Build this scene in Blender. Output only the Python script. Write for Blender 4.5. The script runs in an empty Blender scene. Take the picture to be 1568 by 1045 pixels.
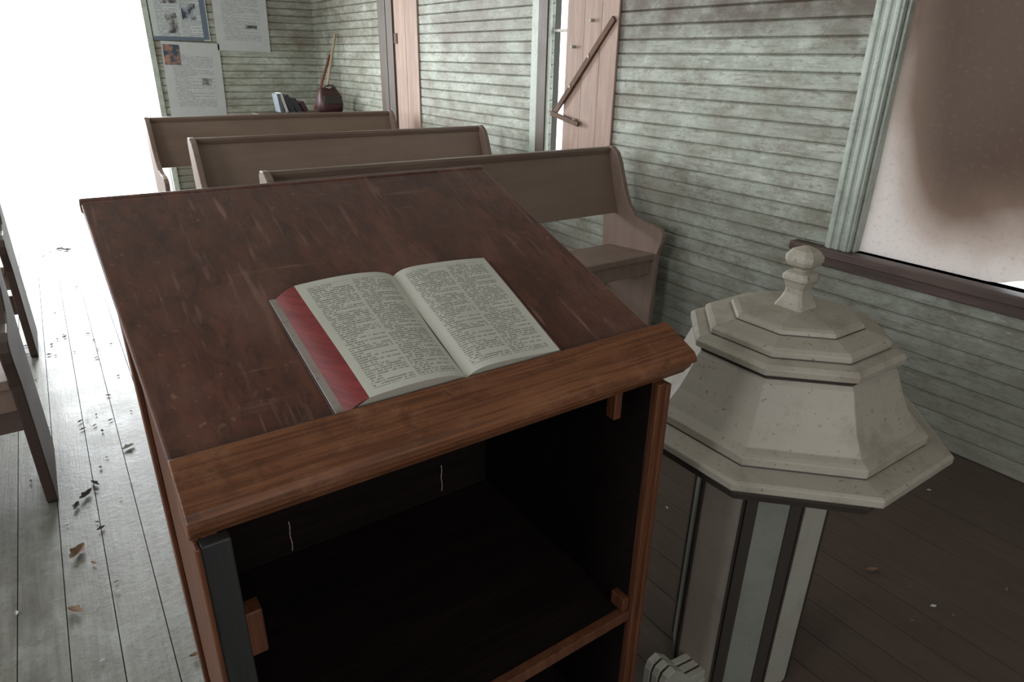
import bpy, math, random
from mathutils import Vector, Matrix
random.seed(7)
COL = bpy.context.scene.collection

# ---------------------------------------------------------------- helpers
class B:
    def __init__(s):
        s.v=[]; s.f=[]; s.m=[]; s.uv={}; s.smooth=set()
    def face(s, pts, mat=0, uv=None, smooth=False):
        n=len(s.v); s.v+= [tuple(p) for p in pts]; s.f.append(tuple(range(n,n+len(pts)))); s.m.append(mat)
        if uv: s.uv[len(s.f)-1]=uv
        if smooth: s.smooth.add(len(s.f)-1)
    def box(s,x0,x1,y0,y1,z0,z1,mat=0,M=None):
        P=[Vector((x,y,z)) for x in (x0,x1) for y in (y0,y1) for z in (z0,z1)]
        if M is not None: P=[M@p for p in P]
        n=len(s.v); s.v+=[tuple(p) for p in P]
        for f in ((0,1,3,2),(4,6,7,5),(0,4,5,1),(2,3,7,6),(0,2,6,4),(1,5,7,3)):
            s.f.append(tuple(n+i for i in f)); s.m.append(mat)
    def prism(s, poly, axis, a, b, mat=0, M=None, smooth=False):
        def mk(p,t):
            if axis=='x': q=Vector((t,p[0],p[1]))
            elif axis=='y': q=Vector((p[0],t,p[1]))
            else: q=Vector((p[0],p[1],t))
            return M@q if M is not None else q
        n=len(s.v); k=len(poly)
        s.v+=[tuple(mk(p,a)) for p in poly]+[tuple(mk(p,b)) for p in poly]
        for i in range(k):
            j=(i+1)%k
            s.f.append((n+i,n+j,n+k+j,n+k+i)); s.m.append(mat)
            if smooth: s.smooth.add(len(s.f)-1)
        s.f.append(tuple(n+i for i in reversed(range(k)))); s.m.append(mat)
        s.f.append(tuple(n+k+i for i in range(k))); s.m.append(mat)
    def loft(s, rings, mat=0, cap=True, smooth=False, mats=None):
        n=len(s.v); k=len(rings[0])
        for r in rings: s.v+=[tuple(p) for p in r]
        for a in range(len(rings)-1):
            for i in range(k):
                j=(i+1)%k
                s.f.append((n+a*k+i,n+a*k+j,n+(a+1)*k+j,n+(a+1)*k+i)); s.m.append(mats[a] if mats else mat)
                if smooth: s.smooth.add(len(s.f)-1)
        if cap:
            s.f.append(tuple(n+i for i in reversed(range(k)))); s.m.append(mats[0] if mats else mat)
            s.f.append(tuple(n+(len(rings)-1)*k+i for i in range(k))); s.m.append(mats[-1] if mats else mat)
    def tube(s,p0,p1,r0,r1=None,mat=0,k=10):
        r1=r0 if r1 is None else r1
        p0=Vector(p0);p1=Vector(p1);d=(p1-p0).normalized()
        a=d.orthogonal().normalized(); b=d.cross(a)
        s.loft([[p+ (a*math.cos(t)+b*math.sin(t))*r for t in [2*math.pi*i/k for i in range(k)]] for p,r in ((p0,r0),(p1,r1))],mat,smooth=True)
    def done(s,name,mats,bevel=0,seg=2,parent=None):
        me=bpy.data.meshes.new(name); me.from_pydata(s.v,[],s.f)
        for m in mats: me.materials.append(m)
        uvl=me.uv_layers.new(name='UVMap')
        for i,p in enumerate(me.polygons):
            p.material_index=s.m[i]; p.use_smooth = i in s.smooth
            if i in s.uv:
                for li,c in zip(p.loop_indices,s.uv[i]): uvl.data[li].uv=c
        me.update()
        import bmesh
        bm=bmesh.new(); bm.from_mesh(me)
        if not s.uv: bmesh.ops.recalc_face_normals(bm,faces=bm.faces)
        bm.to_mesh(me); bm.free()
        ob=bpy.data.objects.new(name,me); COL.objects.link(ob)
        if bevel:
            md=ob.modifiers.new('bevel','BEVEL'); md.width=bevel; md.segments=seg; md.limit_method='ANGLE'; md.angle_limit=math.radians(35)
        if parent: ob.parent=parent
        return ob

def group(name):
    e=bpy.data.objects.new(name,None); COL.objects.link(e); e.empty_display_size=.1; return e

class N:
    def __init__(s,name):
        s.mat=bpy.data.materials.new(name); s.mat.use_nodes=True
        s.nt=s.mat.node_tree; s.b=s.nt.nodes['Principled BSDF']; s.out=s.nt.nodes['Material Output']
    def n(s,t,**k):
        x=s.nt.nodes.new(t)
        for a,v in k.items(): setattr(x,a,v)
        return x
    def l(s,a,b): s.nt.links.new(a,b)
    def setin(s,node,i,v):
        if hasattr(v,'links') or isinstance(v,bpy.types.NodeSocket): s.l(v,node.inputs[i])
        else: node.inputs[i].default_value=v
    def math(s,op,a,b=0.0,c=0.0,clamp=False):
        x=s.n('ShaderNodeMath',operation=op,use_clamp=clamp); s.setin(x,0,a); s.setin(x,1,b); s.setin(x,2,c); return x.outputs[0]
    def coords(s,kind='Object'):
        return s.n('ShaderNodeTexCoord').outputs[kind]
    def mapv(s,v,scale=(1,1,1),loc=(0,0,0),rot=(0,0,0)):
        m=s.n('ShaderNodeMapping'); s.l(v,m.inputs[0]); m.inputs['Scale'].default_value=scale; m.inputs['Location'].default_value=loc; m.inputs['Rotation'].default_value=rot; return m.outputs[0]
    def noise(s,v,scale=5,detail=6,rough=.6,dist=0):
        x=s.n('ShaderNodeTexNoise'); s.l(v,x.inputs['Vector']); x.inputs['Scale'].default_value=scale; x.inputs['Detail'].default_value=detail; x.inputs['Roughness'].default_value=rough; x.inputs['Distortion'].default_value=dist; return x.outputs['Fac']
    def ramp(s,f,stops):
        r=s.n('ShaderNodeValToRGB'); s.l(f,r.inputs[0]); e=r.color_ramp.elements
        while len(e)<len(stops): e.new(.5)
        for el,(p,c) in zip(e,stops):
            el.position=p; el.color=(c,c,c,1) if isinstance(c,(int,float)) else (*c,1)
        return r.outputs[0]
    def smooth(s,x,a,b,lo=0.0,hi=1.0):
        r=s.n('ShaderNodeMapRange',interpolation_type='SMOOTHSTEP'); s.l(x,r.inputs[0])
        for i,v in ((1,a),(2,b),(3,lo),(4,hi)): r.inputs[i].default_value=v
        return r.outputs[0]
    def mix(s,f,a,b,mode='MIX'):
        x=s.n('ShaderNodeMix',data_type='RGBA',blend_type=mode)
        s.setin(x,0,f)
        for i,v in ((6,a),(7,b)):
            if isinstance(v,tuple): x.inputs[i].default_value=(*v,1)
            else: s.l(v,x.inputs[i])
        return x.outputs[2]
    def bump(s,h,strength=.3,dist=.005):
        b=s.n('ShaderNodeBump'); s.l(h,b.inputs['Height']); b.inputs['Strength'].default_value=strength; b.inputs['Distance'].default_value=dist; s.l(b.outputs[0],s.b.inputs['Normal'])
    def base(s,c,rough=.5,spec=None):
        if isinstance(c,tuple): s.b.inputs['Base Color'].default_value=(*c,1)
        else: s.l(c,s.b.inputs['Base Color'])
        s.setin(s.b,'Roughness',rough)
        if spec is not None: s.b.inputs['Specular IOR Level'].default_value=spec
        return s.mat

def wood(name,dark,light,axis='x',rough=.45,scale=1.0,speck=None,speckamt=.0,spec=.5,bump=.25,grainfreq=30,fine=.45,scratch=None,sheen=0,worn=None):
    m=N(name); c=m.coords()
    st={'x':(1.2,grainfreq,grainfreq),'y':(grainfreq,1.2,grainfreq),'z':(grainfreq,grainfreq,1.2)}[axis]
    st=tuple(a*scale for a in st)
    g=m.noise(m.mapv(c,st),1.0,7,.65,.6)
    g2=m.noise(m.mapv(c,tuple(a*5 for a in st)),1.0,3,.6)
    big=m.noise(c,4,4,.6)
    col=m.mix(m.ramp(g,[(.3,0.),(.7,1.)]),dark,light)
    col=m.mix(m.math('MULTIPLY',m.ramp(g2,[(.42,1.),(.56,0.)]),fine),col,tuple(x*.45 for x in dark))
    col=m.mix(m.ramp(big,[(.3,.35),(.7,0.)]),col,tuple(x*.6 for x in dark))
    if worn:
        wn_=m.noise(c,16,7,.75)
        col=m.mix(m.ramp(wn_,[(.52,0.),(.68,.55)]),col,worn)
        col=m.mix(m.ramp(m.noise(m.mapv(c,(1,1,1),(3,3,3)),22,6,.7),[(.55,0.),(.68,.6)]),col,tuple(x*.4 for x in dark))
    if speck:
        sp=m.ramp(m.noise(c,90,2,.5),[(.66,0.),(.74,1.)])
        md=m.ramp(m.noise(c,7,3,.6),[(.4,0.),(.65,1.)])
        col=m.mix(m.math('MULTIPLY',m.math('MULTIPLY',sp,md),speckamt),col,speck)
    if scratch:
        fg=m.noise(m.mapv(c,(26,3.5,26)),1.0,5,.7,2.2)
        col=m.mix(m.math('MULTIPLY',m.ramp(fg,[(.52,0.),(.62,1.)]),.6),col,tuple(x*.4 for x in dark))
        for rot,sc,th,am in ((.12,(75,4,20),.66,.6),(-.5,(90,4,4),.70,.5),(1.1,(5,60,5),.71,.5)):
            s1=m.noise(m.mapv(c,sc,(0,0,0),(0,0,rot)),1.0,2,.5)
            md=m.ramp(m.noise(m.mapv(c,(5,5,5),(rot*9,3,1)),1,3,.6),[(.45,0.),(.65,1.)])
            col=m.mix(m.math('MULTIPLY',m.math('MULTIPLY',m.ramp(s1,[(th-.06,0.),(th+.02,1.)]),md),am),col,scratch)
        du=m.noise(m.mapv(c,(5,3,3),(4,2,0)),1.2,6,.7)
        col=m.mix(m.ramp(du,[(.48,0.),(.72,.6)]),col,(.17,.075,.05))
    if sheen:
        m.b.inputs['Sheen Weight'].default_value=sheen; m.b.inputs['Sheen Roughness'].default_value=.4; m.b.inputs['Sheen Tint'].default_value=(.9,.88,1,1)
    m.bump(g2,bump,.002)
    r=m.math('ADD',m.math('MULTIPLY',big,.25),rough-.12)
    return m.base(col,r,spec)

def paint(name,colr,dirt,rough=.55,amt=.6,scale=14):
    m=N(name); c=m.coords()
    n1=m.noise(c,scale,8,.7); n2=m.noise(c,3,3,.5); n3=m.noise(c,120,2,.5)
    f=m.math('MULTIPLY',m.ramp(n1,[(.48,0.),(.68,1.)]),amt)
    col=m.mix(f,colr,dirt)
    col=m.mix(m.ramp(n2,[(.35,.3),(.65,0.)]),col,tuple(x*.65 for x in colr))
    col=m.mix(m.math('MULTIPLY',m.ramp(n3,[(.66,0.),(.72,1.)]),amt),col,tuple(x*.5 for x in dirt))
    m.bump(n1,.15,.003)
    return m.base(col,rough)

P=.066
def siding(name,axis):
    m=N(name); c=m.coords()
    sp=m.n('ShaderNodeSeparateXYZ'); m.l(c,sp.inputs[0])
    h=sp.outputs['Y'] if axis=='y' else sp.outputs['X']; z=sp.outputs['Z']
    zr=m.math('DIVIDE',z,P); row=m.math('FLOOR',zr); fr=m.math('FRACT',zr)
    wn=m.n('ShaderNodeTexWhiteNoise',noise_dimensions='1D'); m.l(row,wn.inputs['W'])
    def pb(f,off):
        cmb=m.n('ShaderNodeCombineXYZ'); m.l(m.math('MULTIPLY',h,f),cmb.inputs[0]); m.l(m.math('MULTIPLY',row,7.13+off),cmb.inputs[1]); m.l(m.math('MULTIPLY',fr,.5),cmb.inputs[2])
        return m.noise(cmb.outputs[0],1.0,6,.7)
    p1=pb(1.3,0); p2=pb(3.2,.31); p3=pb(2.2,1.7)
    str_=m.noise(m.mapv(c,(7,7,80)),1,6,.7,.4)
    big=m.noise(m.mapv(c,(1.3,1.3,2.0)),1.2,5,.6)
    mid=m.noise(m.mapv(c,(3.5,3.5,4.5)),1.2,7,.7)
    fine=m.noise(c,60,5,.7); peel=m.noise(m.mapv(c,(9,9,22)),1.6,8,.75)
    col=m.mix(m.ramp(p1,[(.3,0.),(.68,1.)]),(.25,.262,.21),(.42,.45,.385))
    col=m.mix(m.math('MULTIPLY',wn.outputs[0],.18),col,(.23,.235,.185))
    col=m.mix(m.ramp(p2,[(.5,0.),(.68,.6)]),col,(.54,.56,.50))
    col=m.mix(m.ramp(p3,[(.52,0.),(.70,.7)]),col,(.18,.155,.115))
    col=m.mix(m.ramp(mid,[(.50,0.),(.66,.7)]),col,(.17,.145,.105))
    col=m.mix(m.ramp(mid,[(.34,.55),(.46,0.)]),col,(.54,.56,.50))
    col=m.mix(m.ramp(peel,[(.55,0.),(.61,.6)]),col,(.16,.135,.10))
    col=m.mix(m.ramp(peel,[(.36,.5),(.43,0.)]),col,(.56,.58,.51))
    col=m.mix(m.ramp(str_,[(.52,0.),(.7,.7)]),col,(.15,.13,.10))
    lip=m.math('MULTIPLY',m.smooth(fr,.0,.20,1.,0.),m.ramp(fine,[(.35,.3),(.6,.85)]))
    col=m.mix(lip,col,(.13,.12,.09))
    col=m.mix(m.ramp(big,[(.5,0.),(.7,.6)]),col,(.15,.115,.085))
    col=m.mix(m.ramp(fine,[(.58,0.),(.7,.5)]),col,(.13,.115,.09))
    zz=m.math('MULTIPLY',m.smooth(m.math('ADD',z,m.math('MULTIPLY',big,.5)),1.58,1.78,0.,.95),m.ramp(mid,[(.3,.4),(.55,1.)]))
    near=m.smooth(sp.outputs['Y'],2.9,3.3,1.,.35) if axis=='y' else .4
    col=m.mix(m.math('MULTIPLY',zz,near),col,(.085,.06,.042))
    col=m.mix(m.smooth(m.math('ADD',z,m.math('MULTIPLY',big,.3)),.25,.85,.65,0.),col,(.13,.115,.09))  # lower wall darkened in the colour to stand for light falling off
    m.bump(m.math('ADD',str_,peel),.35,.004)
    return m.base(col,.6)

def floor_mat():
    m=N('old_floorboards'); c=m.coords()
    sp=m.n('ShaderNodeSeparateXYZ'); m.l(c,sp.inputs[0])
    row=m.math('FLOOR',m.math('DIVIDE',sp.outputs['X'],.105))
    wn=m.n('ShaderNodeTexWhiteNoise',noise_dimensions='1D'); m.l(row,wn.inputs['W'])
    g=m.noise(m.mapv(c,(40,1.5,40)),1,7,.7,.5)
    n1=m.noise(c,6,8,.7); n2=m.noise(c,45,5,.7); b=m.noise(c,1.5,4,.6); n4=m.noise(m.mapv(c,(5,2,5),(3,1,0)),1.6,6,.7)
    col=m.mix(m.ramp(g,[(.3,0.),(.7,1.)]),(.095,.088,.072),(.215,.208,.18))
    col=m.mix(m.math('MULTIPLY',wn.outputs[0],.4),col,(.11,.09,.072))
    col=m.mix(m.ramp(n1,[(.5,0.),(.66,.65)]),col,(.27,.275,.245))
    col=m.mix(m.ramp(n4,[(.48,0.),(.68,.75)]),col,(.08,.07,.054))
    col=m.mix(m.ramp(n2,[(.54,0.),(.68,.65)]),col,(.07,.06,.047))
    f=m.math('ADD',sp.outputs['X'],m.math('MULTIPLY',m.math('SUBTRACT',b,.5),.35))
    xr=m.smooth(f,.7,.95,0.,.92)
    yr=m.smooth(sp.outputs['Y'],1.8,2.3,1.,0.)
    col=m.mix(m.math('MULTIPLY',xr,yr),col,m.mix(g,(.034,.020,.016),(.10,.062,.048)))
    m.bump(m.math('ADD',g,n2),.3,.004)
    return m.base(col,m.math('ADD',m.math('MULTIPLY',n1,.3),.36))

def text_mat(name,paper,ink,lines,words,cols,mx=.07,my=.05,gap=.04,photo=None):
    m=N(name); uv=m.coords('UV')
    sp=m.n('ShaderNodeSeparateXYZ'); m.l(uv,sp.inputs[0]); u=sp.outputs['X']; v=sp.outputs['Y']
    lv=m.math('MULTIPLY',v,lines); row=m.math('FLOOR',lv); fr=m.math('FRACT',lv)
    lm=m.math('MULTIPLY',m.math('GREATER_THAN',fr,.28),m.math('LESS_THAN',fr,.80))
    cmb=m.n('ShaderNodeCombineXYZ'); m.l(m.math('MULTIPLY',u,words),cmb.inputs[0]); m.l(m.math('MULTIPLY',row,3.77),cmb.inputs[1])
    w=m.noise(cmb.outputs[0],1.0,2,.5); wm=m.math('GREATER_THAN',w,.44)
    cmb2=m.n('ShaderNodeCombineXYZ'); m.l(m.math('MULTIPLY',u,words*4),cmb2.inputs[0]); m.l(m.math('MULTIPLY',lv,3.1),cmb2.inputs[1])
    w2=m.ramp(m.noise(cmb2.outputs[0],1.0,1,.5),[(.4,.3),(.6,1.)])
    cu=m.math('DIVIDE',m.math('SUBTRACT',u,mx),1-2*mx)
    ins=m.math('MULTIPLY',m.math('GREATER_THAN',cu,0),m.math('LESS_THAN',cu,1))
    cf=m.math('FRACT',m.math('MULTIPLY',cu,cols))
    cm=m.math('MULTIPLY',m.math('GREATER_THAN',cf,gap),m.math('LESS_THAN',cf,1-gap))
    ty=m.math('MULTIPLY',m.math('GREATER_THAN',v,my),m.math('LESS_THAN',v,1-my))
    cmb3=m.n('ShaderNodeCombineXYZ'); m.l(m.math('FLOOR',m.math('MULTIPLY',cu,cols)),cmb3.inputs[0]); m.l(row,cmb3.inputs[1])
    wn=m.n('ShaderNodeTexWhiteNoise',noise_dimensions='2D'); m.l(cmb3.outputs[0],wn.inputs['Vector'])
    pe=m.math('LESS_THAN',cf,m.math('ADD',m.math('MULTIPLY',m.math('GREATER_THAN',wn.outputs[0],.3),.7),m.math('ADD',wn.outputs[0],.3)))
    k=m.math('MULTIPLY',m.math('MULTIPLY',m.math('MULTIPLY',lm,wm),m.math('MULTIPLY',ins,cm)),m.math('MULTIPLY',ty,pe))
    k=m.math('MULTIPLY',m.math('MULTIPLY',k,w2),.9)
    n=m.noise(m.coords(),14,4,.6)
    pc=m.mix(m.ramp(n,[(.35,.0),(.7,.35)]),paper,tuple(x*.8 for x in paper))
    return m.base(m.mix(k,pc,ink),.6,.3)

# ---------------------------------------------------------------- materials
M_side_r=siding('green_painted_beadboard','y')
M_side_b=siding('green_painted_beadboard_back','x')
M_groove=N('dark_groove').base((.05,.05,.04),.8)
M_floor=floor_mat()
M_desk=wood('varnished_dark_plywood',(.066,.018,.009),(.128,.040,.021),'y',.34,1.0,(.30,.16,.12),.6,.5,.15,12,.45,(.26,.14,.11),.16)
M_lip=wood('red_pine_trim',(.125,.041,.017),(.22,.082,.036),'x',.45,1.0,(.02,.008,.005),.5,.35,.3,38,.6,worn=(.25,.11,.058))
M_body=wood('lectern_side_wood',(.085,.027,.013),(.18,.066,.030),'z',.5,1.0,None,0,.35,.25,45)
M_inside=wood('cabinet_interior_shade',(.008,.005,.0045),(.016,.009,.0075),'x',.8,1,None,0,.1)  # near-black colour stands in for the shade inside the lectern
M_pewback=wood('brown_painted_pew_back',(.19,.126,.094),(.225,.154,.118),'x',.5,.4,(.08,.05,.04),.5,.4,.05,14,.12)
M_pewend=wood('pew_end_wood',(.19,.126,.10),(.26,.18,.145),'z',.5,.4,None,0,.4,.05,14,.15)
M_pewdark=wood('shaded_pew_end',(.05,.029,.022),(.075,.046,.036),'z',.5,.6,None,0,.4,.1,20,.2)  # darker copy of the pew end wood, backlit shade put into its colour
M_pewrail=wood('pew_top_rail',(.13,.08,.06),(.2,.14,.11),'x',.35,.5,None,0,.5,.1,20,.2)
M_white=paint('dusty_white_paint',(.345,.305,.25),(.17,.125,.088),.5,.6,9)
M_casing=paint('green_white_casing',(.43,.47,.41),(.16,.15,.11),.5,.6,10)
M_brown=wood('brown_trim',(.055,.035,.022),(.13,.085,.055),'z',.55,.6)
M_sill=wood('brown_sill',(.06,.035,.028),(.14,.085,.07),'y',.5,.6)
M_pink=wood('pinkish_boards',(.38,.25,.20),(.49,.345,.285),'z',.6,.5,(.2,.12,.08),.6,.3,.1,14,.3)
M_rust=wood('rusty_iron',(.075,.03,.012),(.18,.08,.035),'z',.7,2)
M_plaster=paint('ceiling_paint',(.42,.43,.37),(.2,.19,.15),.7,.5,4)
M_battenfont=N('dark_font_batten').base((.032,.025,.02),.5)
M_fontpanel=paint('grey_green_panel',(.20,.205,.172),(.10,.09,.07),.5,.4)
M_wlight=paint('cream_white_paint',(.42,.40,.345),(.2,.16,.12),.5,.35)
M_wpink=paint('pinkish_white_paint',(.38,.31,.27),(.2,.15,.12),.5,.35)

# ---------------------------------------------------------------- room shell
XW=2.6; XL=-2.15; YB=7.5; YF=-1.7; ZC=3.1; WT=.06
def boards(b,axis,pos,sgn,h0,h1,z0,z1,th=.02):
    k0=int(math.floor(z0/P+1e-6)); k1=int(math.ceil(z1/P-1e-6))
    for k in range(k0,k1):
        a=max(z0,k*P); c=min(z1,(k+1)*P)
        if c-a<.012: continue
        g=.005; d=.008
        prof=[(pos+sgn*d,a),(pos,a+g),(pos-0.0015*sgn,c-g*1.2),(pos+sgn*d,c),(pos+sgn*th,c),(pos+sgn*th,a)]
        if axis=='x': b.prism(prof,'y',h0,h1,0)
        else: b.loft([[(h0,p[0],p[1]) for p in prof],[(h1,p[0],p[1]) for p in prof]],0)
RW=[(.30,1.34,.657,2.35),(2.82,3.37,.70,2.35),(5.10,5.62,.70,2.35)]
b=B(); y=YF
for (a,c,z0,z1) in RW:
    boards(b,'x',XW,1,y,a,0,ZC); boards(b,'x',XW,1,a,c,0,z0); boards(b,'x',XW,1,a,c,z1,ZC); y=c
boards(b,'x',XW,1,y,YB,0,ZC)
y=YF
for (a,c,z0,z1) in RW:
    b.box(XW+.018,XW+WT,y,a,0,ZC,1); b.box(XW+.018,XW+WT,a,c,0,z0,1); b.box(XW+.018,XW+WT,a,c,z1,ZC,1); y=c
b.box(XW+.018,XW+WT,y,YB+.13,0,ZC,1)
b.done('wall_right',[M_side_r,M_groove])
DX0,DX1,DZ=-.58,1.0,2.35
b=B()
for (x0,x1,z0,z1) in ((XL,DX0,0,ZC),(DX0,DX1,DZ,ZC),(DX1,XW,0,ZC)):
    boards(b,'y',YB,1,x0,x1,z0,z1); b.box(x0,x1,YB+.018,YB+.13,z0,z1,1)
b.done('wall_back',[M_side_b,M_groove])
LW=[(.1,1.1,.7,2.4),(2.4,3.4,.7,2.4),(4.8,5.8,.7,2.4)]
b=B(); y=YF
for (a,c,z0,z1) in LW:
    for (q0,q1,s0,s1) in ((y,a,0,ZC),(a,c,0,z0),(a,c,z1,ZC)):
        boards(b,'x',XL,-1,q0,q1,s0,s1); b.box(XL-.13,XL-.018,q0,q1,s0,s1,1)
    y=c
boards(b,'x',XL,-1,y,YB,0,ZC); b.box(XL-.13,XL-.018,y,YB+.13,0,ZC,1)
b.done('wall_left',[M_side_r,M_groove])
b=B(); 
for (x0,x1,z0,z1) in ((XL,-.6,0,ZC),(-.6,.9,0,1.2),(-.6,.9,2.5,ZC),(.9,XW,0,ZC)):  # unseen opening added in this wall for the front fill lamp
    boards(b,'y',YF,-1,x0,x1,z0,z1); b.box(x0,x1,YF-.13,YF-.018,z0,z1,1)
b.done('wall_front',[M_side_b,M_groove])
b=B(); b.box(XL-.13,XW+.13,YF-.13,YB+.13,ZC,ZC+.1,0); b.done('ceiling',[M_plaster])
b=B(); x=math.floor((XL-.13)/.105)*.105
while x<XW+.06:
    b.box(x+.0012,x+.105-.0012,YF-.13,YB+.13,-.03,0,0); x+=.105
b.box(XL-.13,XW+.06,YF-.13,YB+.13,-.08,-.031,1)
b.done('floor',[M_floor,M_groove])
b=B(); b.box(-30,30,-25,40,-.3,-.15,0)
b.done('ground',[paint('pale_dry_ground',(.72,.72,.68),(.6,.6,.5),.9,.5,1)])

def casing(name,y0,y1,w,mat,z0,z1):
    b=B()
    for (a,c) in ((y0-w,y0),(y1,y1+w)):
        b.box(XW-.022,XW,a,c,z0,z1+w,0)
        for k in range(3):
            yy=a+w*(.18+.32*k); b.prism([(XW-.03,yy-w*.07),(XW-.03,yy+w*.07),(XW-.02,yy+w*.12),(XW-.02,yy-w*.12)],'z',z0,z1+w,0)
    b.box(XW-.022,XW,y0,y1,z1,z1+w,0)
    b.box(XW,XW+WT,y0-.0,y0+.012,z0,z1,0); b.box(XW,XW+WT,y1-.012,y1,z0,z1,0); b.box(XW,XW+WT,y0,y1,z1-.015,z1,0)
    return b.done(name,[mat],.003)
casing('trim_1',.30,1.34,.105,M_casing,.657,2.35)
b=B()
b.box(XW-.055,XW+WT,.14,1.585,.622,.657,0); b.box(XW-.022,XW,.17,1.55,.575,.622,0)
b.done('trim_2',[M_sill],.004)
m=N('aged_translucent_panel'); c=m.coords(); sp=m.n('ShaderNodeSeparateXYZ'); m.l(c,sp.inputs[0])
nn=m.noise(m.mapv(c,(1,1.3,1.1)),1.3,4,.5,.4); wob=m.math('MULTIPLY',m.math('SUBTRACT',nn,.5),.45)
dz=m.smooth(m.math('ADD',sp.outputs['Z'],wob),.64,1.12,0.,1.)
ysh=m.math('SUBTRACT',sp.outputs['Y'],m.math('MULTIPLY',m.math('SUBTRACT',sp.outputs['Z'],1.0),.26))
dy=m.smooth(m.math('ADD',ysh,m.math('MULTIPLY',wob,.5)),1.08,1.35,1.,.10)
dk=m.math('MULTIPLY',dz,dy)
colr=m.ramp(dk,[(.0,(.46,.405,.38)),(.25,(.27,.215,.185)),(.6,(.10,.064,.046)),(1.,(.048,.028,.019))])
f2=m.noise(c,60,4,.6); colr=m.mix(m.ramp(f2,[(.55,0.),(.75,.3)]),colr,(.12,.075,.05))
tr=m.n('ShaderNodeBsdfTranslucent'); m.l(colr,tr.inputs[0])
m.base(colr,.45,.3); ms=m.n('ShaderNodeMixShader'); ms.inputs[0].default_value=.42
m.l(m.b.outputs[0],ms.inputs[1]); m.l(tr.outputs[0],ms.inputs[2]); m.l(ms.outputs[0],m.out.inputs[0])
M_film=m.mat
b=B(); 
ny,nz=24,20
def fp(i,j):
    y_=.31+(1.02)*i/ny; z0_=.660+.045*max(0,1-((y_-.66)/.17)**2); z_=z0_+(2.34-z0_)*j/nz
    return (XW+.035+.006*math.sin(i*.6)*math.sin(j*.5),y_,z_)
for i in range(ny):
    for j in range(nz): b.face([fp(i,j),fp(i+1,j),fp(i+1,j+1),fp(i,j+1)],0,None,True)
b.done('window_1',[M_film])

b=B()
b.box(XW-.03,XW,3.385,3.475,.70,2.4,0); b.box(XW-.022,XW,3.37,3.385,.70,2.4,1); b.box(XW-.022,XW,3.475,3.55,.70,2.4,1)
b.box(XW-.02,XW,2.80,3.37,2.35,2.45,0); b.box(XW-.05,XW+WT,2.74,3.6,.66,.70,0)
b.done('trim_3',[M_brown,M_casing],.003)
b=B(); 
for i,(a,c) in enumerate(((2.795,2.925),(2.93,3.07),(3.075,3.225))):
    b.box(XW-.016+.003*i,XW-.002+.003*i,a,c,.70,2.35,0)
def bar(b,p0,p1,w,t,mat):
    p0=Vector(p0);p1=Vector(p1);d=(p1-p0);L=d.length;d.normalize(); n=Vector((1,0,0)); s=n.cross(d)
    Mx=Matrix((n,d,s)).transposed().to_4x4(); Mx.translation=p0
    b.box(-t/2,t/2,0,L,-w/2,w/2,mat,Mx)
bar(b,(XW-.024,2.82,1.555),(XW-.024,3.30,1.045),.032,.014,1)
bar(b,(XW-.036,3.31,1.055),(XW-.036,3.05,1.01),.028,.012,1)
for (yy,zz) in ((3.0,1.37),(3.15,1.21),(3.15,1.42),(3.0,1.55),(3.1,1.03)):
    b.tube((XW-.036,yy,zz),(XW-.012,yy,zz),.009,.009,2)
b.box(XW+.0,XW+.03,3.225,3.37,1.50,1.515,2)
b.done('window_2',[M_pink,M_rust,M_wlight],.002)
b=B()
b.box(XW-.035,XW,5.62,5.72,.70,2.4,0); b.box(XW-.022,XW,5.72,5.80,.70,2.4,1); b.box(XW-.03,XW,5.50,5.62,.70,2.4,0)
b.box(XW-.05,XW+WT,5.0,5.9,.66,.70,0); b.done('trim_4',[M_brown,M_brown],.003)
b=B()
for (a,c) in ((5.08,5.29),(5.295,5.50)): b.box(XW-.014,XW-.002,a,c,.70,2.35,0)
b.box(XW-.022,XW-.014,5.44,5.5,1.45,1.53,1)
b.done('window_3',[M_pink,M_rust],.002)
b=B(); b.box(DX0-.09,DX0,YB-.022,YB-.002,0,DZ+.09,0); b.box(DX0,DX1,YB-.022,YB-.002,DZ,DZ+.09,0); b.box(DX1,DX1+.05,YB-.022,YB-.002,0,DZ+.09,0)
b.done('trim_5',[M_casing],.003)

# ---------------------------------------------------------------- lectern
lec=group('lectern')
a=math.atan(.432); ca,sa=math.cos(a),math.sin(a)
Y0=.697; Z0=.6485+.432*Y0
DM=Matrix(((1,0,0,0),(0,ca,-sa,Y0),(0,sa,ca,Z0),(0,0,0,1)))
VT=(1.15-Y0)/ca
b=B()
def dq(u,v,w): return DM@Vector((u,v,w))
ul0,ur0,ul1,ur1=.040,.768,.026,.722
b.loft([[dq(ul0,-.09,-.018),dq(ur0,-.09,-.018),dq(ur1,VT,-.018),dq(ul1,VT,-.018)],[dq(ul0,-.09,0),dq(ur0,-.09,0),dq(ur1,VT,0),dq(ul1,VT,0)]],0)
b.loft([[dq(ul1-.002,VT-.001,-.020),dq(ur1+.002,VT-.001,-.020),dq(ur1+.002,VT+.010,-.020),dq(ul1-.002,VT+.010,-.020)],
        [dq(ul1-.002,VT-.001,.002),dq(ur1+.002,VT-.001,.002),dq(ur1+.002,VT+.010,.002),dq(ul1-.002,VT+.010,.002)]],0)
b.done('desk_top',[M_desk],.003,2,lec)
top0=DM@Vector((0,-.013,.018)); top1=DM@Vector((0,-.092,.018))
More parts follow.
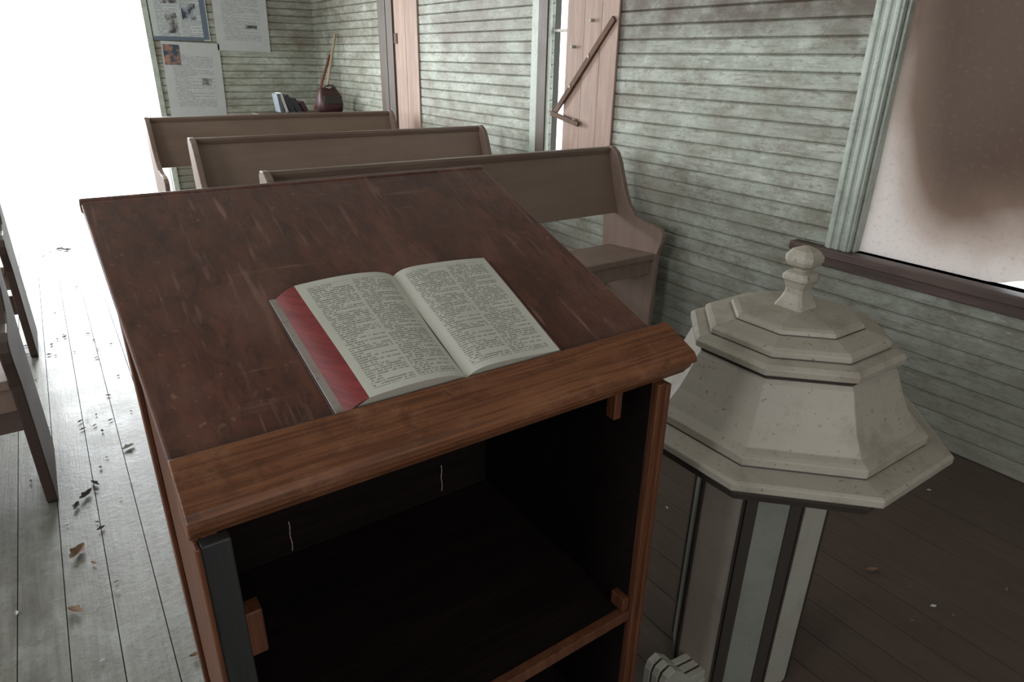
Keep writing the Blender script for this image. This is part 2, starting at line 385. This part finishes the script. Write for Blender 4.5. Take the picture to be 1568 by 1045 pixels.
prof=[(top0.y,top0.z-.03),(top0.y,top0.z-.003),(top0.y-.004,top0.z-.001),(top1.y+.012,top1.z+.005),(top1.y+.004,top1.z+.001),(top1.y-.002,top1.z-.006),
      (top1.y-.003,top1.z-.014),(top1.y+.006,top1.z-.019),(top1.y+.008,top1.z-.026),(top1.y+.017,top1.z-.036),(top1.y+.021,top1.z-.042),(top1.y+.07,top1.z-.042)]
b=B(); b.prism(prof,'x',.036,.778,0,smooth=False); b.done('lip_moulding',[M_lip],.0025,3,lec)
XL0,XR0=.046,.724; YF0,YB0=.625,1.125
def zt(y): return .6485+.432*y-.02
b=B()
for (x0,x1) in ((XL0,XL0+.018),(XR0-.016,XR0)):
    b.prism([(YF0,0),(YB0,0),(YB0,zt(YB0)),(YF0,zt(YF0))],'x',x0,x1,0)
for x0,x1 in ((XL0-.008,XL0),(XR0,XR0+.006)):
    for (ya,yb) in ((YF0,YF0+.05),(YB0-.05,YB0)):
        b.prism([(ya,0),(yb,0),(yb,zt(yb)),(ya,zt(ya))],'x',x0,x1,0)
    b.box(x0,x1,YF0+.05,YB0-.05,0,.12,0)
b.done('side_panels',[M_body],.002,2,lec)
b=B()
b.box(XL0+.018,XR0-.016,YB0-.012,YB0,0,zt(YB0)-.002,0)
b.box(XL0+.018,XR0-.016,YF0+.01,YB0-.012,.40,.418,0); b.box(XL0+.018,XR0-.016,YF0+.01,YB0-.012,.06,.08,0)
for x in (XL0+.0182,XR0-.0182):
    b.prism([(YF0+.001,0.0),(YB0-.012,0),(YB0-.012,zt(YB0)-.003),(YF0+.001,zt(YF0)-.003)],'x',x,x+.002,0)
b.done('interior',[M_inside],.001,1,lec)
b=B()
b.box(XL0-.002,XL0+.028,YF0-.016,YF0,0,zt(YF0)-.01,1); b.box(XR0-.016,XR0+.0,YF0-.012,YF0,0,zt(YF0)-.01,0)
b.box(XL0-.008,XL0-.002,YF0-.018,YF0+.002,0,zt(YF0)-.01,0); b.box(XR0-.004,XR0+.006,YF0-.018,YF0+.002,0,zt(YF0)-.01,0)
b.box(XL0+.028,XR0-.016,YF0-.016,YF0,0,.06,0)
b.box(XL0+.028,XR0-.016,YF0-.006,YF0+.012,.398,.420,0)
b.done('face_frame',[M_body,wood('blackened_stile',(.012,.012,.012),(.026,.026,.025),'z',.6)],.002,2,lec)
b=B()
b.box(XL0+.020,XL0+.048,YF0+.001,YF0+.025,.70,.765,0); b.box(XR0-.065,XR0-.05,YF0+.03,YF0+.05,.82,.868,0); b.box(XR0-.032,XR0-.017,YF0-.002,YF0+.03,.421,.45,0)
b.done('corner_blocks',[M_body],.002,2,lec)
b=B()
for (x,y,z0,l) in ((.133,.61,.882,.04),(.322,.61,.885,.038)):
    pts=[(x+.0006*math.sin(i*1.7),y,z0-l*i/6) for i in range(7)]
    for p,q in zip(pts,pts[1:]): b.tube(p,q,.0006,.0005,0,6)
b.done('hanging_threads',[N('cobweb_thread').base((.2,.13,.10),.8)],0,1,lec)

# ---------------------------------------------------------------- bible
bib=group('open_bible')
V0,V1=-.0115,.212
def edge(t,e0,e1): return e0+(e1-e0)*t
NV=14; NS=26
def lsurf(s): return .0245+.0045*math.sin(math.pi*min(1,s**.9))-.0025*s-.0125*s**9
def rsurf(s): return .0105+.0165*(1-math.exp(-s*14))-.0105*s**1.5 -.001
def page(left):
    g=[]
    for i in range(NV+1):
        t=i/NV; v=edge(t,V0,V1); row=[]
        for j in range(NS+1):
            s=j/NS
            if left:
                e0=edge(t,.262,.2445); e1=edge(t,.403,.395); u=e0+(e1-e0)*s; w=lsurf(s)+.0012*math.sin(t*5+s*3)
            else:
                e0=edge(t,.403,.395); e1=edge(t,.561,.5575); u=e0+(e1-e0)*s; w=rsurf(s)+.001*math.sin(t*4+s*5)
            row.append((dq(u,v,w),(s,t)))
        g.append(row)
    return g
b=B(); GL,GR=page(True),page(False)
for g in (GL,GR):
    for i in range(NV):
        for j in range(NS):
            q=[g[i][j],g[i][j+1],g[i+1][j+1],g[i+1][j]]
            b.face([x[0] for x in q],0,[x[1] for x in q],True)
M_page=text_mat('printed_bible_page',(.54,.52,.455),(.05,.05,.05),56,34,2,.07,.045,.03)
pg=b.done('printed_pages',[M_page],0,1,bib)
import bmesh
bm=bmesh.new(); bm.from_mesh(pg.data); bmesh.ops.remove_doubles(bm,verts=bm.verts,dist=1e-5); bm.to_mesh(pg.data); bm.free()
m=N('red_page_edges'); c=m.coords(); st=m.noise(m.mapv(c,(30,2,260)),1,4,.6)
M_red=m.base(m.mix(m.ramp(st,[(.35,0.),(.65,1.)]),(.115,.012,.013),(.195,.024,.024)),.45)
M_tail=N('cream_page_edges').base((.40,.37,.31),.7)
M_cover=paint('worn_black_cover',(.03,.012,.012),(.1,.05,.045),.5,.5,40)
M_endp=paint('end_paper',(.30,.26,.23),(.2,.12,.1),.6,.4,40)
b=B()
LF=(.232,.218); RF=(.5735,.5715)
def side(g,col,ub0,ub1,curve):
    K=8
    for i in range(NV):
        for k in range(K):
            def pt(ii,kk):
                top=g[ii][col][0]; t=ii/NV; bu=edge(t,ub0,ub1); bot=dq(bu,edge(t,V0,V1),.003); q=kk/K
                p=top.lerp(bot,q); p+= (DM.to_3x3()@Vector((0,0,1)))*(curve*math.sin(math.pi*q)); return p
            b.face([pt(i,k),pt(i+1,k),pt(i+1,k+1),pt(i,k+1)],0,None,True)
side(GL,0,*LF,.003); side(GR,NS,*RF,.002)
for (i) in (0,NV):
    for g in (GL,GR):
        t=i/NV; vv=edge(t,V0,V1)
        for j in range(NS):
            p,q=g[i][j][0],g[i][j+1][0]
            def foot(pp,j_):
                u=pp.x
                if g is GL and j_==0: u=edge(t,*LF)
                if g is GR and j_==NS: u=edge(t,*RF)
                return dq(u,vv,.003)
            b.face([p,q,foot(q,j+1),foot(p,j)],1)
b.done('page_block',[M_red,M_tail],0,1,bib)
b=B()
def slab(u0,u0t,u1,u1t,v0,v1,w0,w1,mat):
    b.loft([[dq(u0,v0,w0),dq(u1,v0,w0),dq(u1t,v1,w0),dq(u0t,v1,w0)],[dq(u0,v0,w1),dq(u1,v0,w1),dq(u1t,v1,w1),dq(u0t,v1,w1)]],mat)
slab(.2205,.209,.579,.577,V0,V1+.003,.0003,.003,0)
slab(.2225,.2105,.40,.395,V0+.0005,V1+.001,.003,.0048,1)
b.done('cover',[M_cover,M_endp],.0008,1,bib)

# ---------------------------------------------------------------- baptismal font
fx,fy=1.14,.67
def octo(ap,z,cx=fx,cy=fy,rot=0):
    r=ap/math.cos(math.pi/8)
    return [(cx+r*math.cos(math.pi/8+i*math.pi/4+rot),cy+r*math.sin(math.pi/8+i*math.pi/4+rot),z) for i in range(8)]
def sq(h,z,ch=.22,cx=fx-.004,cy=fy):
    k=h*(1-ch); P_=[(h,-k),(h,k),(k,h),(-k,h),(-h,k),(-h,-k),(-k,-h),(k,-h)]
    return [(cx+p[0],cy+p[1],z) for p in P_]
font=group('baptismal_font')
b=B()
b.loft([octo(.150,.655),octo(.175,.655),octo(.18,.668),octo(.287,.671),octo(.294,.676),octo(.294,.689),octo(.288,.693),octo(.248,.698)],0)
b.loft([octo(.2485,.696),octo(.2485,.7005)],1)
b.loft([octo(.246,.700),octo(.250,.7015),octo(.250,.717),octo(.242,.722),octo(.230,.727),
        octo(.224,.737),octo(.209,.761),octo(.193,.797),octo(.181,.830),octo(.175,.838)],0)
b.loft([octo(.174,.836),octo(.176,.849)],1)
b.loft([octo(.176,.848),octo(.187,.849),octo(.188,.861),octo(.181,.868),octo(.165,.872)],0)
b.loft([octo(.1605,.8715),octo(.1605,.8745)],1)
b.loft([octo(.161,.874),octo(.161,.884),octo(.153,.890),octo(.119,.899)],0)
b.loft([octo(.116,.8975),octo(.116,.9005)],1)
b.loft([octo(.115,.900),octo(.113,.908),octo(.105,.912),octo(.03,.921)],0)
b.done('lid',[M_white,M_battenfont],.0015,2,font)
b=B(); dzf=-.011
b.loft([sq(r,z+dzf) for r,z in ((.031,.925),(.030,.933),(.024,.945),(.019,.958),(.0185,.968),(.023,.981),(.0265,.986),(.0265,.992),(.022,.999),(.013,1.003))],0)
b.loft([sq(r,z+dzf,.38) for r,z in ((.012,1.0),(.012,1.006),(.026,1.015),(.029,1.023),(.029,1.031),(.020,1.043),(.005,1.050))],0)
b.done('finial',[M_white],.0012,2,font)
b=B()
b.loft([octo(.266,.640),octo(.272,.655),octo(.272,.669)],1)
b.loft([octo(.150,.600),octo(.156,.61),octo(.165,.640),octo(.258,.645)],0)
b.done('basin_rim',[M_fontpanel,M_battenfont],.002,2,font)
b=B()
ap=.124
b.loft([octo(ap,.0),octo(ap,.605)],0)
o=octo(ap+.003,0)
for i in range(8):
    p=Vector(o[i]); q=Vector(o[(i+1)%8]); d=(q-p).normalized(); nrm=Vector((d.y,-d.x,0)); L=(q-p).length
    Mx=Matrix((d,nrm,Vector((0,0,1)))).transposed().to_4x4(); Mx.translation=p
    wb=.022 if i%2==0 else .005
    b.box(0,wb,-.004,.006,.0,.60,1,Mx); b.box(L-wb,L,-.004,.006,.0,.60,1,Mx)
    b.box(wb,L-wb,-.004,.0035,.0,.575,0 if i%2==0 else (3 if i in (3,7) else 2),Mx)
    b.box(wb,L-wb,-.004,.005,.575,.60,2,Mx)
b.loft([octo(ap+.003,.585),octo(ap+.016,.59),octo(ap+.020,.602)],2)
b.done('pedestal',[M_fontpanel,M_battenfont,M_wlight,M_wpink],.0015,2,font)
b=B()
for k in (0,2):
    Mx=Matrix.Translation((fx,fy,0))@Matrix.Rotation(k*math.pi/2,4,'Z')
    for t in (-.018,0.004,.026):
        b.prism([(ap+.005,0),(ap+.150,0),(ap+.150,.10),(ap+.143,.118),(ap+.12,.125),(ap+.09,.10),(ap+.06,.06),(ap+.005,.05)],'y',t-.008,t+.008,0,Mx)
    b.box(ap+.005,ap+.155,-.03,.038,0,.03,0,Mx)
b.done('foot_brackets',[M_wlight],.002,2,font)

# ---------------------------------------------------------------- pews
PROF=[(0.02,0),(.0,.02),(.0,.43),(-.012,.47),(-.03,.52),(-.032,.555),(-.015,.58),(.03,.592),(.10,.597),(.17,.615),(.225,.665),(.262,.73),(.29,.80),(.315,.865),(.345,.915),(.385,.94),(.425,.94),(.445,.92),(.446,.87),(.415,.62),(.40,.42),(.41,.02),(.39,0)]
def pew(x0,x1,y0,dark=False):
    e=group('church_pew'); 
    em=M_pewdark if dark else M_pewend
    for i,xa in enumerate((x0,x1-.03)):
        b=B(); b.prism([(y0+p[0],p[1]) for p in PROF],'x',xa,xa+.03,0); b.done('end_%d'%(i+1),[em],.004,2,e)
    b=B(); b.prism([(y0+.30,.61),(y0+.32,.605),(y0+.425,.915),(y0+.405,.92)],'x',x0+.03,x1-.03,0); b.done('backrest',[M_pewback],.002,2,e)
    b=B(); b.prism([(y0+.392,.905),(y0+.43,.905),(y0+.437,.928),(y0+.425,.936),(y0+.395,.936),(y0+.388,.925)],'x',x0+.03,x1-.03,0); b.done('top_rail',[M_pewrail],.002,2,e)
    b=B(); b.prism([(y0+.0,.425),(y0+.0,.455),(y0+.34,.43),(y0+.34,.40)],'x',x0+.03,x1-.03,0); 
    b.box(x0+.03,x1-.03,y0+.03,y0+.05,.34,.42,0); b.box(x0+.03,x1-.03,y0+.35,y0+.37,.12,.22,0)
    b.done('seat',[M_pewend],.003,2,e)
pew(.66,2.47,2.24); pew(.63,2.45,3.51); pew(.60,2.45,4.93)
pew(-2.0,-.205,2.25,True); pew(-2.0,-.235,3.60,True)

# ---------------------------------------------------------------- back corner: table, books, satchel, broom
e=group('side_table'); b=B(); b.box(1.70,2.5,6.30,6.85,.81,.84,0)
for x in (1.74,2.42):
    for y in (6.34,6.77): b.box(x,x+.045,y,y+.045,0,.81,0)
b.box(1.75,2.45,6.35,6.37,.71,.81,0); b.done('table_top_and_legs',[M_pewdark],.003,2,e)
cols=[(.10,.12,.14),(.5,.5,.48),(.03,.03,.035),(.03,.03,.04),(.05,.02,.02)]
b=B(); x=1.86; 
for i,(w,h,t) in enumerate(((.035,.18,.2),(.025,.19,.45),(.05,.17,.6),(.05,.14,.8),(.04,.11,.8))):
    Mx=Matrix.Translation((x,6.45,.841))@Matrix.Rotation(-t*.6,4,'Y'); b.box(0,w,0,.16,0.018,h,i,Mx); x+=w+.018
b.done('leaning_books',[N('book_cloth_%d'%i).base(c,.6) for i,c in enumerate(cols)],.003)
b=B(); rings=[]
cx,cy=2.36,6.55
for z,rx,ry in ((.8405,.10,.085),(.86,.118,.10),(.92,.122,.10),(.98,.115,.085),(1.03,.095,.06),(1.055,.07,.035),(1.062,.045,.015)):
    ring=[]
    for j in range(28):
        q=2*math.pi*j/28; cs,sn=math.cos(q),math.sin(q)
        ring.append((cx+rx*abs(cs)**.6*(1 if cs>0 else -1)*(1+.03*math.sin(4*q+z*30)),cy+ry*abs(sn)**.6*(1 if sn>0 else -1),z+.012*math.sin(2*q+1)*(z>.85)))
    rings.append(ring)
b.loft(rings,0,True,True)
b.box(cx-.085,cx+.09,cy-.108,cy-.098,.93,1.0,1)
pts=[(cx+.01+.06*math.cos(t),cy-.02,1.04+.05*math.sin(t)) for t in [math.pi*i/12 for i in range(13)]]
for p,q in zip(pts,pts[1:]): b.tube(p,q,.008,.008,1,8)
b.done('maroon_satchel',[paint('maroon_leather',(.05,.011,.013),(.02,.008,.008),.5,.4),M_battenfont])
def broom(p0,p1,mat,mat2,r=.014):
    b=B(); b.tube(p0,p1,r,r*.9,0,10)
    p0=Vector(p0);p1=Vector(p1);d=(p1-p0).normalized()
    rings=[]
    for z,wx,wy in ((0.0,.13,.03),(.12,.11,.03),(.22,.07,.028),(.28,.03,.025),(.31,.018,.018)):
        cx=p0.x+d.x/d.z*(z-p0.z); cy=p0.y+d.y/d.z*(z-p0.z)
        rings.append([(cx+wy*math.cos(a_),cy+wx*math.sin(a_),z) for a_ in [2*math.pi*j/16 for j in range(16)]])
    b.loft(rings,1,True,True); b.done('broom',[mat,mat2])
M_handle=wood('pale_broom_handle',(.42,.32,.2),(.6,.48,.33),'z',.5)
M_redhandle=wood('red_broom_handle',(.2,.06,.04),(.32,.11,.07),'z',.5)
M_straw=wood('broom_straw',(.3,.2,.08),(.5,.36,.16),'z',.8,2)
broom((2.30,7.10,.1),(2.57,6.80,1.55),M_handle,M_straw)
broom((2.12,7.18,.1),(2.565,6.98,1.36),M_redhandle,M_straw)

M_txt=text_mat('printed_notice',(.46,.48,.48),(.12,.12,.13),40,40,2,.08,.06)
M_txt2=text_mat('typed_letter',(.45,.46,.46),(.2,.2,.2),46,36,1,.12,.15)
def photo_mat(name,a,c,s):
    m=N(name); n=m.noise(m.coords(),s,3,.6); return m.base(m.ramp(n,[(.4,a),(.6,c)]),.4)
M_ph1=photo_mat('blue_photo',(.02,.03,.05),(.35,.38,.4),14)
M_ph2=photo_mat('colour_photo',(.03,.05,.09),(.32,.17,.11),16)
M_ph3=photo_mat('grey_photo',(.04,.04,.04),(.35,.35,.35),18)
M_blue=N('blue_border').base((.10,.13,.17),.5)
def poster(x0,x1,z0,z1,mat,patches,rot=0):
    b=B(); y=YB-.012
    cx,cz=(x0+x1)/2,(z0+z1)/2
    R_=Matrix.Translation((cx,0,cz))@Matrix.Rotation(rot,4,'Y')@Matrix.Translation((-cx,0,-cz))
    def q(a,c,d,e_,yy,mt):
        b.face([R_@Vector((a,yy,d)),R_@Vector((c,yy,d)),R_@Vector((c,yy,e_)),R_@Vector((a,yy,e_))],mt,[(0,0),(1,0),(1,1),(0,1)])
    q(x0,x1,z0,z1,y,0)
    P0=[(x0,z0),(x1,z0),(x1,z1),(x0,z1)]
    for i in range(4):
        (a1,c1),(a2,c2)=P0[i],P0[(i+1)%4]
        b.face([R_@Vector((a1,y,c1)),R_@Vector((a1,y+.009,c1)),R_@Vector((a2,y+.009,c2)),R_@Vector((a2,y,c2))],0,[(0,0)]*4)
    mats=[mat]
    for k,(a,c,d,e_,mt) in enumerate(patches):
        mats.append(mt); q(x0+(x1-x0)*a,x0+(x1-x0)*c,z0+(z1-z0)*d,z0+(z1-z0)*e_,y-.0012,k+1)
    b.done('pinned_poster',mats)
poster(1.06,1.56,1.46,1.98,M_txt,[(.88,.98,.02,.98,M_blue),(.0,.88,.0,.06,M_blue),(.25,.45,.12,.45,M_ph3),(.55,.8,.35,.62,M_ph1),(.2,.5,.6,.9,M_ph3)],.0)
poster(1.62,2.13,1.375,1.98,M_txt2,[(.55,.78,.35,.40,M_ph3)],.02)
poster(1.10,1.62,.75,1.445,M_txt2,[(.02,.30,.70,.96,M_ph2),(.62,.8,.45,.54,M_ph3)],.03)

# ---------------------------------------------------------------- leaves / debris
def leafmat(name,a,c): 
    m=N(name); return m.base(m.mix(m.noise(m.coords(),20,3,.6),a,c),.7)
LM=[leafmat('dry_leaf_brown',(.10,.055,.03),(.25,.15,.08)),leafmat('dry_leaf_dark',(.03,.022,.018),(.08,.06,.045)),leafmat('pale_paint_flake',(.4,.4,.35),(.55,.55,.5))]
b=B()
def leaf(x,y,L,mat):
    if .80<x<1.48 and .33<y<1.0: return
    an=random.uniform(0,6.28); ca_,sa_=math.cos(an),math.sin(an); n=6; W=L*random.uniform(.3,.5); cu=random.uniform(.1,.35)
    top=[];bot=[];mid=[]
    for i in range(n+1):
        t=i/n; w=W*math.sin(math.pi*t)**.8*(1+.25*math.sin(i*2.5)); xx=(t-.5)*L; z=.003+cu*L*(2*t-1)**2*.5
        def T(a,c,zz): return (x+a*ca_-c*sa_,y+a*sa_+c*ca_,zz)
        top.append(T(xx,w/2,z+w*.35)); bot.append(T(xx,-w/2,z+w*.3)); mid.append(T(xx,0,z))
    for i in range(n):
        b.face([mid[i],mid[i+1],top[i+1],top[i]],mat); b.face([bot[i],bot[i+1],mid[i+1],mid[i]],mat)
for i in range(150):
    x=random.uniform(-1.0,.1) if i%3 else random.uniform(-.2,.0); y=random.uniform(1.0,6.8)
    leaf(x,y,random.uniform(.012,.032),random.choice([0,1,1,2,2]))
for (x,y,L,m_) in ((-.13,2.25,.06,1),(-.16,2.2,.05,1),(-.1,2.31,.05,1),(-.17,1.95,.07,0),(-.03,5.7,.09,1),(-.07,5.75,.07,1),(-.19,1.7,.05,0),(.02,2.5,.05,2)): leaf(x,y,L,m_)
for i in range(90): leaf(random.uniform(.9,2.5),random.uniform(-.2,1.9),random.uniform(.008,.02),random.choice([0,1,1,1,2]))
leaf(1.72,.62,.04,0); leaf(1.75,.86,.03,2)
b.done('dry_leaves',LM)

# ---------------------------------------------------------------- light
w=bpy.data.worlds.new('World'); bpy.context.scene.world=w; w.use_nodes=True
bg=w.node_tree.nodes['Background']; bg.inputs[0].default_value=(.90,.96,1.0,1); bg.inputs[1].default_value=3.2
def area(name,loc,rot,sx,sy,p,col=(.94,.98,1)):
    l=bpy.data.lights.new(name,'AREA'); l.shape='RECTANGLE'; l.size=sx; l.size_y=sy; l.energy=p; l.color=col
    o=bpy.data.objects.new(name,l); COL.objects.link(o); o.location=loc; o.rotation_euler=rot; return o
for i,(a_,c_,z0,z1) in enumerate(LW):
    area('daylight_left_%d'%i,(XL-.16,(a_+c_)/2,(z0+z1)/2),(0,-math.pi/2,0),z1-z0,c_-a_,(25,46,74)[i])
area('daylight_door',((DX0+DX1)/2,YB+.6,1.7),(-math.radians(62),0,0),1.5,2.2,400)
area('added_front_fill',(.15,YF-.16,1.85),(math.pi/2,0,0),1.4,1.2,9,(1,.96,.92))  # fill lamp added behind the camera to light the lectern lip and lid

# ---------------------------------------------------------------- camera
R=Vector((.8243,-.5659,.0174)); F=Vector((.5253,.7531,-.3955)); R.normalize(); F.normalize(); U=R.cross(F).normalized(); R=F.cross(U)
cd=bpy.data.cameras.new('Camera'); cd.sensor_width=36; cd.lens=1003/1568*36; cd.clip_start=.02
co=bpy.data.objects.new('Camera',cd); COL.objects.link(co)
Mx=Matrix((R,U,-F)).transposed().to_4x4(); Mx.translation=(0,0,1.35); co.matrix_world=Mx
bpy.context.scene.camera=co
vs=bpy.context.scene.view_settings
vs.view_transform='Standard'; vs.look='None'; vs.gamma=1.03
